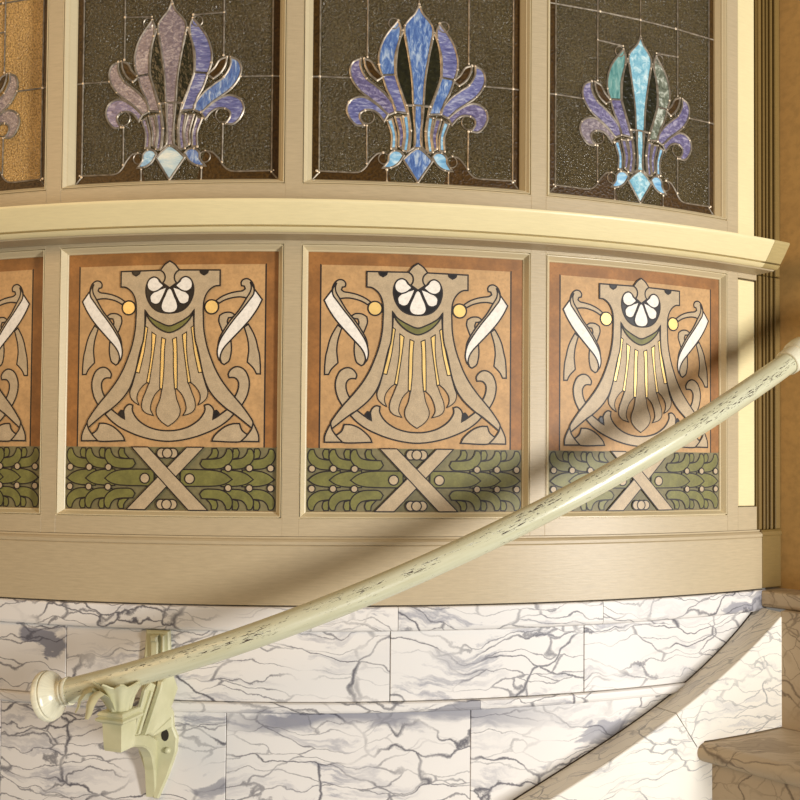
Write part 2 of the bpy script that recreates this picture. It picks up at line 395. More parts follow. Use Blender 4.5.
P_ = {'board':[[-151.7,284.5],[-149.3,-65.9]],
'field':[[-134.8,269.4],[-133.3,19.7]],
'body':[[-0.2,262.0],[-13.2,261.6],[-70.5,260.9],[-70.5,239.7],[-63.7,239.1],[-56.5,234.5],[-51.3,227.5],[-48.5,219.3],[-47.6,209.1],[-47.9,196.7],[-48.8,180.3],[-51.8,163.8],[-54.4,154.2],[-58.8,141.8],[-65.8,125.4],[-74.9,109.9],[-86.1,95.4],[-102.3,76.9],[-112.4,63.5],[-118.0,53.7],[-116.3,46.2],[-91.9,65.4],[-81.8,72.0],[-65.5,86.5],[-56.4,98.9],[-51.3,110.3],[-47.3,123.6],[-43.3,142.1],[-40.3,154.5],[-37.3,164.1],[-35.0,184.7],[-35.0,206.9],[-27.2,197.3],[-14.7,189.4],[0.3,185.2]],
'bud':[[-0.3,274.0],[-7.4,269.0],[-13.2,261.6],[-9.0,258.4],[-6.6,253.5],[-7.2,247.7],[-9.7,243.9],[-0.0,237.2]],
'bowl':[[-0.0,238.9],[-10.9,243.5],[-16.8,250.1],[-22.5,252.4],[-30.1,247.6],[-33.4,240.3],[-33.7,230.0],[-30.5,219.8],[-24.2,210.7],[-14.8,204.8],[0.2,202.6]],
'petal1':[[-10.9,243.1],[-14.5,246.1],[-16.8,250.1],[-22.5,252.4],[-28.7,249.7],[-32.2,243.4],[-30.7,236.3],[-24.4,232.3],[-17.1,233.6],[-8.2,240.1]],
'petal2':[[-3.6,238.8],[-13.0,235.8],[-23.3,231.3],[-27.9,226.1],[-27.0,217.9],[-21.1,214.9],[-14.9,216.1],[-9.8,224.5]],
'petal3':[[-0.0,237.2],[-2.5,235.5],[-6.6,226.7],[-10.7,217.3],[-11.7,210.0],[-8.1,204.6],[0.2,202.8]],
'notch':[[-54.0,260.9],[-53.0,257.3],[-48.4,254.5],[-43.7,257.5],[-42.7,261.0]],
'vee':[[-33.1,202.9],[-26.2,196.9],[-12.6,189.4],[0.3,185.2],[0.4,176.0],[-10.5,179.2],[-20.9,186.1],[-29.3,195.2]],
'hook':[[-117.5,235.9],[-116.1,241.4],[-113.1,246.2],[-108.0,249.2],[-102.2,248.1],[-99.3,243.8],[-100.1,239.7],[-103.8,239.0],[-105.2,235.5],[-101.7,232.9],[-93.5,231.6],[-83.2,229.2],[-72.9,224.9],[-64.6,219.3],[-69.1,215.8],[-76.9,220.1],[-87.2,223.2],[-97.5,224.4],[-107.3,223.2],[-102.5,214.0],[-109.4,222.1],[-114.3,228.2]],
'edge':[[-111.6,245.0],[-113.4,239.4],[-112.5,232.3],[-107.3,223.2],[-97.3,207.0],[-84.9,191.9],[-75.5,177.7],[-70.3,167.6],[-68.2,155.3],[-72.4,165.5],[-78.6,177.6],[-89.0,192.2],[-101.4,207.5],[-111.2,220.4],[-116.4,227.7],[-117.1,235.9]],
'ribbon':[[-118.1,234.7],[-128.6,220.8],[-122.9,209.6],[-112.6,194.4],[-100.2,180.3],[-86.7,166.2],[-76.8,155.2],[-72.6,147.1],[-71.5,139.9],[-73.5,135.8],[-70.1,138.9],[-67.7,147.1],[-68.2,155.3],[-71.3,165.5],[-78.6,177.6],[-89.0,192.2],[-101.4,207.5],[-111.2,220.4],[-116.4,227.7]],
'loop':[[-91.1,199.9],[-86.0,203.1],[-76.8,202.9],[-70.2,199.3],[-69.1,192.2],[-72.1,182.9],[-74.9,176.3],[-81.8,184.1],[-80.8,190.9],[-82.5,196.0],[-88.0,196.9]],
'eye':[[-86.3,166.2],[-87.0,153.6],[-86.1,144.8],[-83.4,136.7],[-77.2,132.3],[-73.1,134.8],[-71.7,140.9],[-72.6,147.1],[-76.8,155.2]],
'tail':[[-109.8,187.3],[-115.5,178.0],[-120.5,166.7],[-123.8,153.0],[-125.4,146.9],[-126.9,132.6],[-127.2,119.7],[-121.7,119.8],[-118.1,126.6],[-109.0,135.9],[-110.1,145.0],[-110.8,153.2],[-109.2,166.9],[-104.3,183.3]],
'scroll':[[-102.3,76.9],[-108.5,88.0],[-111.7,99.2],[-112.2,108.4],[-110.4,116.5],[-105.8,124.7],[-98.7,128.9],[-92.5,129.0],[-86.4,125.0],[-83.2,118.9],[-84.6,114.4],[-88.7,114.8],[-93.4,113.7],[-96.9,109.6],[-97.8,104.5],[-96.3,96.3],[-92.1,87.2]],
'foot':[[-118.0,53.3],[-122.4,45.1],[-125.9,36.0],[-126.3,27.8],[-101.8,28.1],[-109.0,35.1],[-116.3,45.2]],
'leaf':[[-111.1,36.7],[-103.0,43.3],[-99.6,52.1],[-89.8,51.6],[-79.5,47.6],[-69.2,39.6],[-64.0,33.5],[-61.9,28.2],[-101.8,27.9],[-106.9,31.1]],
'arc':[[-82.8,71.6],[-72.5,64.0],[-62.8,58.0],[-64.1,68.2],[-61.3,74.7],[-56.2,78.1],[-51.0,76.9],[-51.6,70.4],[-47.8,62.3],[-40.6,54.6],[-28.1,47.2],[-13.6,43.1],[-0.0,42.0],[0.1,27.6],[-19.7,29.5],[-38.3,33.8],[-54.8,39.7],[-71.3,47.7],[-83.7,56.7],[-91.5,64.8]],
'blob':[[-71.1,66.1],[-67.8,69.8],[-64.1,68.6],[-62.8,58.0],[-69.4,62.0]],
'fingers':[[0.4,176.0],[-10.5,179.2],[-20.9,186.1],[-29.3,195.2],[-33.5,201.2],[-34.4,185.8],[-36.9,168.3],[-40.3,149.7],[-47.3,121.9],[-51.9,105.1],[-55.3,94.8],[-53.6,86.6],[-48.0,80.6],[-41.8,77.0],[-44.9,84.7],[-44.0,92.9],[-37.9,102.2],[-31.3,107.9],[-28.0,106.9],[-32.6,95.1],[-37.3,82.8],[-37.6,72.6],[-32.4,66.5],[-21.0,62.6],[-25.2,70.7],[-24.2,79.9],[-19.1,91.3],[-11.9,99.0],[-9.2,98.6],[-11.8,85.2],[-16.9,70.8],[-15.8,62.6],[-9.5,54.5],[-0.1,47.9]],
'slota':[[-34.8,185.8],[-30.8,182.8],[-33.2,166.3],[-35.5,149.8],[-42.1,121.0],[-47.3,121.9],[-40.3,149.7],[-36.9,168.3]],
'slotb':[[-24.6,176.8],[-18.7,172.8],[-20.7,154.9],[-27.5,106.9],[-31.3,108.5],[-26.3,138.3],[-24.8,154.8]],
'slotc':[[-10.4,169.3],[-4.9,167.0],[-6.1,155.2],[-6.9,124.3],[-8.8,99.0],[-12.3,99.6],[-12.1,124.2],[-11.3,155.1]],
'ball':[[-59.0,210.9],[-49.3,211.1]],
'leafm':[[-148.2,-23.4],[-140.1,-16.8],[-130.0,-12.7],[-115.7,-11.0],[-104.5,-10.5],[-104.3,-33.2],[-115.5,-32.9],[-129.8,-31.9],[-140.0,-29.0]],
'frond':[[-140.4,17.8],[-144.9,17.8],[-148.1,13.1],[-148.4,5.0],[-143.3,-2.7],[-134.1,-8.1],[-121.8,-9.6],[-108.6,-8.5],[-103.6,-2.8],[-106.7,3.3],[-126.0,4.2],[-134.2,6.7],[-138.7,12.2]],
'frondlet':[[-120.1,18.0],[-126.2,18.4],[-128.6,13.3],[-127.1,6.2],[-119.9,4.2],[-112.8,4.3],[-117.9,9.3],[-120.0,13.3]],
'dots':[[-142.8,-8.1],[-143.0,-35.1],[-137.9,-8.1],[-108.5,-23.1],[-31.7,-21.2],[-24.5,-21.1],[-1.3,12.7],[6.2,12.8],[-1.8,-55.6]],
'xband':[[-51.2,19.6],[-27.5,19.9],[28.7,-63.3],[55.7,-63.3]],
'frz':[[-71.1,20.3],[-70.3,-65.5]]}
W_ = {'center':[[3.4,638.0],[1.3,634.3],[-3.0,625.3],[-11.3,615.8],[-17.1,607.0],[-16.9,590.9],[-12.4,568.4],[-6.8,531.9],[-4.7,496.2]],
'stem':[[-2.0,495.8],[-2.6,437.1]],
'diamond':[[3.7,436.0],[-7.1,430.5],[-18.3,419.5],[-8.3,404.7],[2.3,388.5]],
'petal_a':[[-26.9,613.4],[-40.8,595.7],[-47.7,584.1],[-53.2,565.6],[-53.1,550.3],[-48.7,535.7],[-30.5,537.5],[-30.0,565.5],[-23.8,590.4],[-23.2,603.8]],
'petal_b':[[-48.7,535.7],[-42.0,515.9],[-34.8,502.4],[-30.1,485.9],[-12.6,484.4],[-18.9,503.2],[-24.7,520.4],[-30.5,537.5]],
'arm':[[-79.0,557.5],[-89.4,552.2],[-93.5,541.6],[-91.0,529.1],[-80.7,514.2],[-68.1,504.3],[-52.6,493.1],[-39.9,480.5],[-30.1,485.2],[-30.1,490.7],[-41.9,507.6],[-57.7,520.8],[-70.1,530.0],[-78.9,546.3]],
'curl':[[-73.3,465.0],[-83.5,464.6],[-92.9,473.4],[-97.6,485.8],[-94.5,496.3],[-85.5,502.9],[-73.6,504.0],[-57.5,495.7],[-39.9,481.2],[-45.4,471.9],[-53.9,481.9],[-62.3,486.3],[-72.1,485.9],[-79.0,480.9],[-78.9,473.9]],
'bud':[[-31.0,431.4],[-38.0,425.6],[-39.3,417.1],[-46.3,407.1],[-35.8,407.6],[-25.3,413.6],[-17.5,425.1],[-22.6,430.4]],
'st1':[[-18.7,479.5],[-11.7,481.3],[-9.4,454.8],[-12.0,431.0],[-18.4,432.0],[-15.7,454.5]],
'st2':[[-30.0,478.2],[-22.3,478.6],[-17.1,454.4],[-19.8,434.8],[-24.1,437.3],[-24.2,454.1]],
'st3':[[-41.2,472.8],[-34.2,475.9],[-28.4,453.9],[-28.3,434.8],[-35.3,434.0],[-34.7,453.6]],
'dark1':[[-19.7,599.8],[-26.6,578.3],[-29.1,539.0],[-22.6,517.0],[-14.6,495.6],[-4.7,496.2],[-6.8,531.9],[-12.4,568.0],[-16.8,593.0]],
'dark2':[[-13.2,495.2],[-4.7,495.7],[-2.9,438.4],[-9.9,432.5],[-8.0,460.5]],
'lineV1':[[-68.4,640.4],[-69.4,560.0]],
'lineV2':[[-69.5,464.6],[-69.1,411.8]],
'lineB':[[-138.4,400.2],[-108.8,399.5],[-79.7,400.3],[-71.4,406.2],[-63.8,417.5],[-54.8,426.2],[-46.4,428.0]],
'lineC':[[-41.1,404.6],[-40.9,387.9]],
'lineL':[[-140.7,637.6],[-138.4,400.2]],
'lineD':[[-138.4,400.2],[-150.3,390.3]],
'lineH':[[-153.6,531.6],[-92.7,530.4]],
'ring1':[[-33.0,608.8],[-25.7,609.2]],
'ring2':[[-69.2,477.1],[-59.4,477.5]],
'ring3':[[-45.5,419.7],[-38.0,420.0]],
'gap':[[-79.0,557.5],[-68.5,559.3],[-61.4,545.7],[-50.1,536.5],[-57.1,529.2],[-64.2,540.0],[-70.1,530.0]],
'glass':[[-153.1,388.9],[-155.6,637.3]]}
# ------------------------------------------------------------------ the bowed wall: painted timber frame
mm = MB()
EDG = [(t * RM - HW, t * RM + HW) for t in TC]
S_L, S_R = -1150.0, 753.0
ZB, ZT = -75.5, 295.7            # openings of the painted panels
WB, WT = 376.0, 800.0            # openings of the glass
stiles = [(S_L, EDG[0][0])] + [(EDG[i][1], EDG[i + 1][0]) for i in range(3)] + [(EDG[3][1], 710.2)]
for a, b in stiles:
    slab(mm, a, b, -99, 318, -40, 0, .35); slab(mm, a, b, 330, 860, -40, 0, .35)
for a, b in EDG:
    slab(mm, a, b, -99, ZB, -40, -.05, .35); slab(mm, a, b, ZT, 318, -40, -.05, .35)
    slab(mm, a, b, 330, WB, -40, -.05, .35); slab(mm, a, b, WT, 860, -40, -.05, .35)
# pilaster ground beside the last bay
slab(mm, 710.2, S_R, -99, -63, -40, -.05, .35); slab(mm, 710.2, S_R, 292, 318, -40, -.05, .35)
slab(mm, 710.2, S_R, 330, 357, -40, -.05, .35)
W0 = base_at(0, 0)
wall = mm.build('wall_curved', M['wood'], loc=W0)
tag(wall, 'bowed wall of tan painted stiles and rails framing the panels', 'wall', kind='structure')
# fluted strip, coloured darker than the wall, where it meets the plaster
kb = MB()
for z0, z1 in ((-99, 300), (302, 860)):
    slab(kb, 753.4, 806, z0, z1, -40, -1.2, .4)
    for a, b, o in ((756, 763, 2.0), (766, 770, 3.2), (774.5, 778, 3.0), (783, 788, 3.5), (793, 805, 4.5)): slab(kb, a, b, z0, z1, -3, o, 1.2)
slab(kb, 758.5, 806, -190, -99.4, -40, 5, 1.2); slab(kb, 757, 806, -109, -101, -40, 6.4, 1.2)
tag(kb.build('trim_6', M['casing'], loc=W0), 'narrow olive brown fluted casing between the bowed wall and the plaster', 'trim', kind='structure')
# cream strips of the pilaster
cs = MB()
slab(cs, 711.5, 750.5, -62, 290, -20, -1.5, 1.5); slab(cs, 711.5, 750.5, 358, 860, -20, -1.5, 1.5)
tag(cs.build('trim_1', M['cream'], loc=W0), 'cream upright strips of the pilaster at the end of the bowed wall', 'trim', kind='structure')
# ledge
LE = 720.5
sf_ = MB(); sweep(sf_, [(-25, 299.6), (32, 299.6), (33.4, 301.2), (-25, 301.2)], arc_path(S_L, LE + 30))
tag(sf_.build('trim_5', M['wood'], loc=W0), 'tan soffit strip under the cream ledge', 'trim', kind='structure')
lg = MB()
ledge = [(-25, 301.4), (33.6, 301.4), (37, 302.2), (41.2, 306.6), (33.5, 307.2), (33.5, 308.9), (41.8, 309.2), (45, 314), (50, 322), (54.5, 330), (57, 334), (58, 336), (57.5, 338.5), (-25, 339)]
sweep(lg, ledge, arc_path(S_L, LE))
tag(lg.build('trim_2', M['cream'], loc=W0, smooth=True), 'cream moulded ledge between the stained glass and the painted panels', 'ledge', kind='structure')
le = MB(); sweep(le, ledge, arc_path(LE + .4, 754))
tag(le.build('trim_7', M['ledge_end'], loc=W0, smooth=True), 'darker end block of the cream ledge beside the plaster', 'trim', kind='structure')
# base board with moulded top edge
bb = MB()
sweep(bb, [(-30, -190), (5, -190), (5, -111.5), (4, -110.5), (6, -109.5), (6.2, -105.5), (4, -103), (1.5, -101.5), (1.2, -99.4), (-30, -99.4)], arc_path(S_L, 758.2))
tag(bb.build('baseboard_curved', M['wood'], loc=W0), 'broad plain tan board along the foot of the bowed wall', 'baseboard', kind='structure')

# ------------------------------------------------------------------ windows: frame mouldings + leaded glass
def window_frame(i):
    mb = MB()
    s0, s1 = -HW, HW
    ring_mould(mb, s0, s1, WB, WT, [(0, -3), (0, .2), (.6, .2), (.8, -3.2), (1.9, -3.2), (2.3, .5), (3.2, .3), (6.2, -4), (7.0, -4.4), (7.4, -6), (11.6, -14), (12, -17.5), (12, -26)])
    o = mb.build('window_%d' % (i + 1), M['mould'], loc=base_at(TC[i], 0), rotz=TC[i])
    lab = ['tan moulded frame around the amber glass at the photo edge', 'tan moulded frame around the dusky violet glass flower',
           'tan moulded frame around the deep blue glass flower', 'tan moulded frame around the turquoise glass flower'][i]
    tag(o, lab, 'window frame', kind='structure')
GOFF = -17.1
def op_(c): return opal
B = {}
def getop(key, a, b, c, rot=0.0, scale=60, ripple=(1, 3, 1)):
    if key not in B: B[key] = opal(key, col(*a), col(*b), col(*c), rot, scale, ripple)
    return B[key]
def flower_mats(i):
    blue = getop('cobalt_opal_glass', (50, 76, 136), (92, 122, 174), (178, 194, 210), 0, 75, (3, 1, 1))
    vio = getop('violet_opal_glass', (70, 62, 92), (108, 100, 136), (178, 170, 186), .5, 80, (1.5, 2.5, 1))
    indigo = getop('indigo_opal_glass', (70, 72, 118), (108, 110, 156), (182, 184, 202), 0, 70, (1, 4, 1))
    sky = getop('sky_opal_glass', (84, 140, 186), (132, 184, 214), (206, 228, 234), .6, 40)
    dusk = getop('dusky_mauve_glass', (92, 80, 88), (128, 114, 120), (186, 172, 166), .2, 90, (2, 3, 1))
    turq = getop('turquoise_opal_glass', (92, 150, 176), (136, 188, 202), (210, 230, 230), 0, 90, (1.2, 1.2, 1))
    teal = getop('teal_streak_glass', (58, 108, 108), (100, 150, 144), (150, 180, 170), 0, 50, (4, 1, 1))
    moss = getop('mossy_clear_glass', (66, 70, 56), (112, 118, 100), (220, 222, 206), 0, 110, (1, 1, 1))
    pale = getop('pale_base_glass', (120, 160, 184), (188, 208, 210), (226, 228, 214), .7, 30)
    D = {}
    if i == 2: D = dict(center=blue, stem=blue, diamond=blue, petal_aL=blue, petal_bL=indigo, petal_aR=indigo, petal_bR=blue, armL=vio, armR=indigo, curlL=indigo, curlR=vio, budL=sky, budR=sky, st1=sky, st2=vio, st3=sky)
    elif i == 1: D = dict(center=dusk, stem=dusk, diamond=pale, petal_aL=dusk, petal_bL=dusk, petal_aR=indigo, petal_bR=indigo, armL=dusk, armR=blue, curlL=vio, curlR=indigo, budL=sky, budR=blue, st1=vio, st2=dusk, st3=vio)
    elif i == 3: D = dict(center=turq, stem=turq, diamond=turq, petal_aL=teal, petal_bL=vio, petal_aR=moss, petal_bR=moss, armL=vio, armR=vio, curlL=dusk, curlR=vio, budL=sky, budR=sky, st1=vio, st2=vio, st3=sky)
    else: D = {k: dusk for k in 'center stem diamond petal_aL petal_bL petal_aR petal_bR armL armR curlL curlR budL budR st1 st2 st3'.split()}
    return D
AX = 2.6
EYE = [[-74.1, 557.7], [-64.3, 553.9], [-57.2, 543.1], [-47.3, 533.8], [-55.7, 527.8], [-65.5, 535.7], [-71.9, 546.6]]
def wpts(n):
    if n == 'eye': return [[x - AX, z] for x, z in EYE]
    return [[x - AX, z] for x, z in W_[n]]
def glass_panel(i):
    t = empty('stained_glass_panel', base_at(TC[i], WB), TC[i])
    lab = ['hammered amber leaded glass panel cut off by the photo edge, mauve curls at its side',
           'leaded glass panel with a dusky mauve and violet flower on a pale white-blue base',
           'leaded glass panel with a deep cobalt blue flower and blue base',
           'leaded glass panel with a pale turquoise flower and one teal petal'][i]
    tag(t, lab, 'stained glass', 'leaded glass panels above the cream ledge')
    up = Vector((0, 0, -WB / 1000))
    def fin(mb, name, mats, parent=t, smooth=False):
        for v in mb.v: v += up
        return mb.build(name, mats, parent, smooth=smooth)
    fx = (0, -6.0, 0, 4.5)[i]
    def wv(p): return Vector((p[0] + fx * max(0.0, 1 - abs(p[0]) / 138.0), p[1]))
    zi = 398.0                        # inner came line
    si = 138.0
    bg = MB(); slab(bg, -149, 149, 384, 802, GOFF - 4, GOFF, 0)
    fin(bg, 'background_glass', M['gl_amber'] if i == 0 else M['gl_dark'])
    eb = MB(); h = GOFF + .3
    for sx in (-1, 1):
        fill(eb, [Vector(q) for q in ((sx * 149, 384), (sx * 149, 800), (sx * si, 800), (sx * si, zi))], h, 0)
    bl = [[x - AX, z] for x, z in W_['lineB']]
    half = [Vector((-149, 384)), Vector((-si, zi))] + smooth_path(bl, False) + [Vector((bl[-1][0] + 2, bl[-1][1] - 6)), Vector((-36.0, 384))]
    fill(eb, [wv(p) for p in half], h, 0); fill(eb, [wv((-p.x, p.y)) for p in half], h, 0)
    fin(eb, 'border_glass', M['gl_edge'])
    D = flower_mats(i); cm = MB(); sd = cm; order = []
    def piece(key, name, side=1, mat=None, symm=False):
        pts = wpts(key)
        if symm:
            pts = snap(pts); pts = [[0, pts[0][1]]] + pts[1:]
            if abs(pts[-1][0]) < 4 and key == 'diamond': pts[-1] = [0, pts[-1][1]]
            pts = sym(pts)
        if side < 0: pts = mir(pts)
        path = [wv(q) for q in smooth_path(pts, True, 1.8, 60)]
        order.append((name, path, mat))
        stroke(cm, path, 3.0, GOFF + 1.3, 0, True, 1.0)
        k = len(pts)
        for q in range(0, k, 4): sd_blob(sd, pts[q])
    def sd_blob(mb, p, r=1.7):
        p = wv(p); cpt = mb.vert(bend(p[0], GOFF + 2.9, p[1])); rr = r * random.uniform(.7, 1.25)
        ids = [mb.vert(bend(p[0] + rr * math.cos(a), GOFF + 1.4, p[1] + rr * math.sin(a))) for a in [2 * math.pi * k / 8 for k in range(8)]]
        for k in range(8): mb.face((cpt, ids[k], ids[(k + 1) % 8]), 1)
    for sd_, sg in (('L', 1), ('R', -1)):
        piece('dark1', 'dark_glass', sg, M['gl_deep']); piece('dark2', 'dark_glass', sg, M['gl_deep']); None
        piece('eye', 'eye_glass', sg, M['gl_edge']); piece('petal_a', 'petal', sg, D['petal_a' + sd_]); piece('petal_b', 'petal', sg, D['petal_b' + sd_])
        piece('arm', 'arm_petal', sg, D['arm' + sd_]); piece('curl', 'curl_petal', sg, D['curl' + sd_])
        piece('st1', 'stalk', sg, D['st1']); piece('st2', 'stalk', sg, D['st2']); piece('st3', 'stalk', sg, D['st3'])
        piece('bud', 'bud_petal', sg, D['bud' + sd_])
    piece('center', 'center_petal', 1, D['center'], True)
    st = wpts('stem'); sp = [[st[0][0], st[0][1]], [st[1][0] - .6, st[1][1]], [-(st[1][0]) + .6, st[1][1]], [-st[0][0], st[0][1]]]
    order.append(('stalk', [wv(q) for q in sp], D['stem'])); stroke(cm, [wv(q) for q in sp], 1.9, GOFF + 1.3, 0, True, .9)
    piece('diamond', 'base_lozenge', 1, D['diamond'], True)
    for name, path, mat in order:
        g_ = MB(); fill(g_, path, GOFF + .9, 0); fin(g_, name, mat)
    # straight and curved cames
    def came(pts, sm=False, w=2.3):
        for sx in (1, -1):
            q = [[sx * x, z] for x, z in pts]
            stroke(cm, [wv(a) for a in (smooth_path(q, False) if sm else q)], w, GOFF + 1.0, 0, False, .9)
            sd_blob(sd, q[0], 1.6); sd_blob(sd, q[-1], 1.6)
    v1 = wpts('lineV1'); v1[0] = [v1[1][0], 800]; came(v1); came(wpts('lineV2'))
    came(bl, True); came(wpts('lineC')); came([[-si, 800], [-si, zi]]); came([[-si, zi], [-149, 386]])
    hl = wpts('lineH'); came([[-149, hl[0][1] - 1], [-si, hl[0][1] - .7]]); came([[-si, hl[0][1] - .7], hl[1]])
    came([[-149, 662.6], [-68, 662.6]]); came([[-68, 662.6], [0, 662.6]])
    stroke(cm, [wv((0, 662.6)), wv((0, 640))], 1.9, GOFF + 1.0, 0, False, .9)
    stroke(cm, [wv((0, 800)), wv((0, 662.6))], 1.9, GOFF + 1.0, 0, False, .9)
    if i != 2: came([[v1[0][0], 620], [-30, 618]])
    for key in ('ring1', 'ring2', 'ring3'):
        c0, c1 = wpts(key); r = math.hypot(c1[0] - c0[0], c1[1] - c0[1])
        for sx in (1, -1): stroke(cm, [wv(q) for q in circ((sx * c0[0], c0[1]), r)], 1.7, GOFF + 1.1, 0, True, .9)
    fin(cm, 'lead_came', [M['lead'], M['solder']], smooth=True)
    return t
for i in range(4): window_frame(i); glass_panel(i)

# ------------------------------------------------------------------ painted panels
PO = -9.1
def painted_panel():
    t = empty('painted_panel', base_at(TC[2], ZB), TC[2])
    up = Vector((0, 0, -ZB / 1000)); lay = [0]
    def fin(mb, name, mats, parent=t):   # parent may be a part: then a sub-part
        for v in mb.v: v += up
        return mb.build(name, mats, parent)
    def H():
        lay[0] += 1; return PO + .04 * lay[0]
    LW = 2.1
    # board in russet with moulding
    b = MB(); slab(b, -152, 152, -68, 288, PO - 10, PO, 0, 0, 14)
    fin(b, 'board', M['border'])
    md = MB(); ring_mould(md, -HW, HW, ZB, ZT, [(0, -3), (0, .2), (.6, .2), (.8, -3.2), (1.9, -3.2), (2.2, .6), (3.0, .5), (7.4, -6.6), (8.2, -7.0), (9.0, -7.9), (9.4, PO - 1)])
    fin(md, 'moulding', M['mould'])
    zt, zf, sf = 269.2, 20.0, 133.4
    f = MB(); rect = [Vector(q) for q in ((-sf, zf), (sf, zf), (sf, zt), (-sf, zt))]
    fill(f, rect, H(), 0); stroke(f, [rect[0], rect[3], rect[2], rect[1]], LW, H(), 1, False)
    fin(f, 'field', [M['ochre'], M['line']])
    mats = [M['tan'], M['line'], M['white'], M['gold'], M['green'], M['black'], M['ochre']]
    TAN, LINE, WH, GO, GR, BK, OC = range(7)
    def draw(mb, pts, m, closed=True, lw=LW, corner=50):
        path = smooth_path(pts, True, 1.6, corner); fill(mb, path, H(), m); stroke(mb, path, lw, H(), LINE)
    def sides(fn):
        base = lay[0]
        for sg in (1, -1):
            lay[0] = base; fn(sg)
    def side(key, sg): return P_[key] if sg > 0 else mir(P_[key])
    def ribbons(sg):
        mb = MB()
        for key, m in (('tail', TAN), ('loop', TAN), ('eye', TAN), ('hook', TAN), ('edge', TAN), ('ribbon', WH)): draw(mb, side(key, sg), m)
        fin(mb, 'ribbon', mats)
        mb = MB(); c = P_['ball'][0]; draw(mb, [tuple(v) for v in circ((sg * c[0], c[1]), 9.6, 16)], GO); fin(mb, 'gold_ball', mats)
        mb = MB(); draw(mb, side('scroll', sg), TAN); fin(mb, 'scroll', mats)
    sides(ribbons)
    ar = MB(); draw(ar, sym(snap(P_['arc'])[::1]) if False else P_arc(), TAN)
    sides(lambda sg: draw(ar, side('blob', sg), BK)); fin(ar, 'crescent', mats)
    sh = MB()
    draw(sh, sym(snap(P_['fingers'])), TAN, lw=1.4)
    subs = []
    def sub(name, pts, m, **kw):
        b_ = MB(); draw(b_, pts, m, **kw); subs.append((name, b_))
    sides(lambda sg: [sub('gold_bar', side(k, sg), GO, lw=1.4) for k in ('slota', 'slotb', 'slotc')])
    sides(lambda sg: [draw(sh, side(k, sg), TAN) for k in ('leaf', 'foot')])
    body = snap(P_['body']); draw(sh, sym(body), TAN)
    draw(sh, sym(snap(P_['vee'][3:] + P_['vee'][:3] if False else vee_half())), GR)
    draw(sh, sym(snap(P_['bowl'])), BK)
    sides(lambda sg: [sub('shell_petal', side(k, sg), WH) for k in ('petal2', 'petal1')])
    sub('shell_petal', sym(snap(P_['petal3'])), WH)
    draw(sh, sym(snap(P_['bud'])), TAN)
    sides(lambda sg: draw(sh, side('notch', sg), BK))
    crest = fin(sh, 'shell_crest', mats)
    for nm, b_ in subs: fin(b_, nm, mats, crest)
    # laurel band
    lay[0] = 2
    fz = MB(); gm = [M['darkgreen'], M['line'], M['green'], M['tan']]
    rect = [Vector(q) for q in ((-151, -66), (151, -66), (151, zf), (-151, zf))]
    fill(fz, rect, H(), 0); stroke(fz, [rect[3], rect[2]], LW, H(), 1, False)
    pitch = 29.1 * 1.0; cz = -23.2
    clipx = 150.5
    def d2(pts, m, lw=1.7, corner=60):
        q = [[max(-clipx, min(clipx, x)), z] for x, z in pts]
        path = smooth_path(q, True, 1.6, corner); fill(fz, path, H(), m); stroke(fz, path, lw, H(), 1)
    fl = lambda pts: [[x, 2 * cz - z] for x, z in pts]
    sh_ = lambda pts, k: [[x + k * 28.9, z] for x, z in pts]
    def lor(sg):
        for k in range(3):
            for key, m in (('frondlet', 2), ('frond', 2)):
                q = sh_(P_[key], k); q = [[min(x, -12), z] for x, z in q]
                for qq in (q, fl(q)): d2(qq if sg > 0 else mir(qq), m)
        for k in range(3):
            q = sh_(P_['leafm'], k); q = [[x + (28 if k == 2 and i_ in (4, 5) else 0), z] for i_, (x, z) in enumerate(q)]; d2(q if sg > 0 else mir(q), 2)
        for k in range(3):
            for key in (0, 1):
                c = P_['dots'][key]; cc = (sg * (c[0] + k * 28.9), c[1]); d2([tuple(v) for v in circ(cc, 4.7, 14)], 3)
        c = P_['dots'][4]; d2([tuple(v) for v in circ((sg * c[0], cz + .3), 6.8, 16)], 3)
    sides(lor)
    for zc in (11.5, -58.0):
        for cx_ in (-8, 8, 0): d2([tuple(v) for v in circ((cx_, zc), 6.8, 16)], 3)
    xb = P_['xband']; zt_, zb_ = zf - .3, -65.6
    a = [[xb[0][0], zt_], [xb[1][0], zt_], [xb[3][0] + 2, zb_], [xb[2][0] + 2, zb_]]
    d2(mir(a), 3, 1.6, 20); d2(a, 3, 1.6, 20)
    fin(fz, 'laurel_band', gm)
    return t
def P_arc():
    a = P_['arc']; i = [k for k, p in enumerate(a) if abs(p[0]) < 1.2]
    up_, lo = a[:i[0] + 1], a[i[-1]:]
    return [list(p) for p in up_] + [[-x, z] for x, z in reversed(up_[:-1])] + [[-x, z] for x, z in reversed(lo[1:])] + [list(p) for p in lo]
def vee_half():
    v = P_['vee']   # tip ... axis top, axis bottom ... tip
    return [v[3]] + v[2::-1] + v[:3:-1] if False else [v[3], v[2], v[1], v[0], v[7], v[6], v[5], v[4]]
p0 = painted_panel()
tag(p0, 'ochre panel wholly clear of the handrail, crest with a white shell, below the cobalt flower', 'painted panel', 'painted panels under the ledge')
plabs = {0: 'ochre painted panel cut off by the photo edge, below the amber glass', 1: 'ochre painted panel with orange-gold balls, below the dusky mauve glass flower',
         3: 'ochre painted panel crossed by the handrail, beside the pilaster'}
for i in (0, 1, 3): dup(p0, base_at(TC[i], ZB), TC[i], plabs[i])

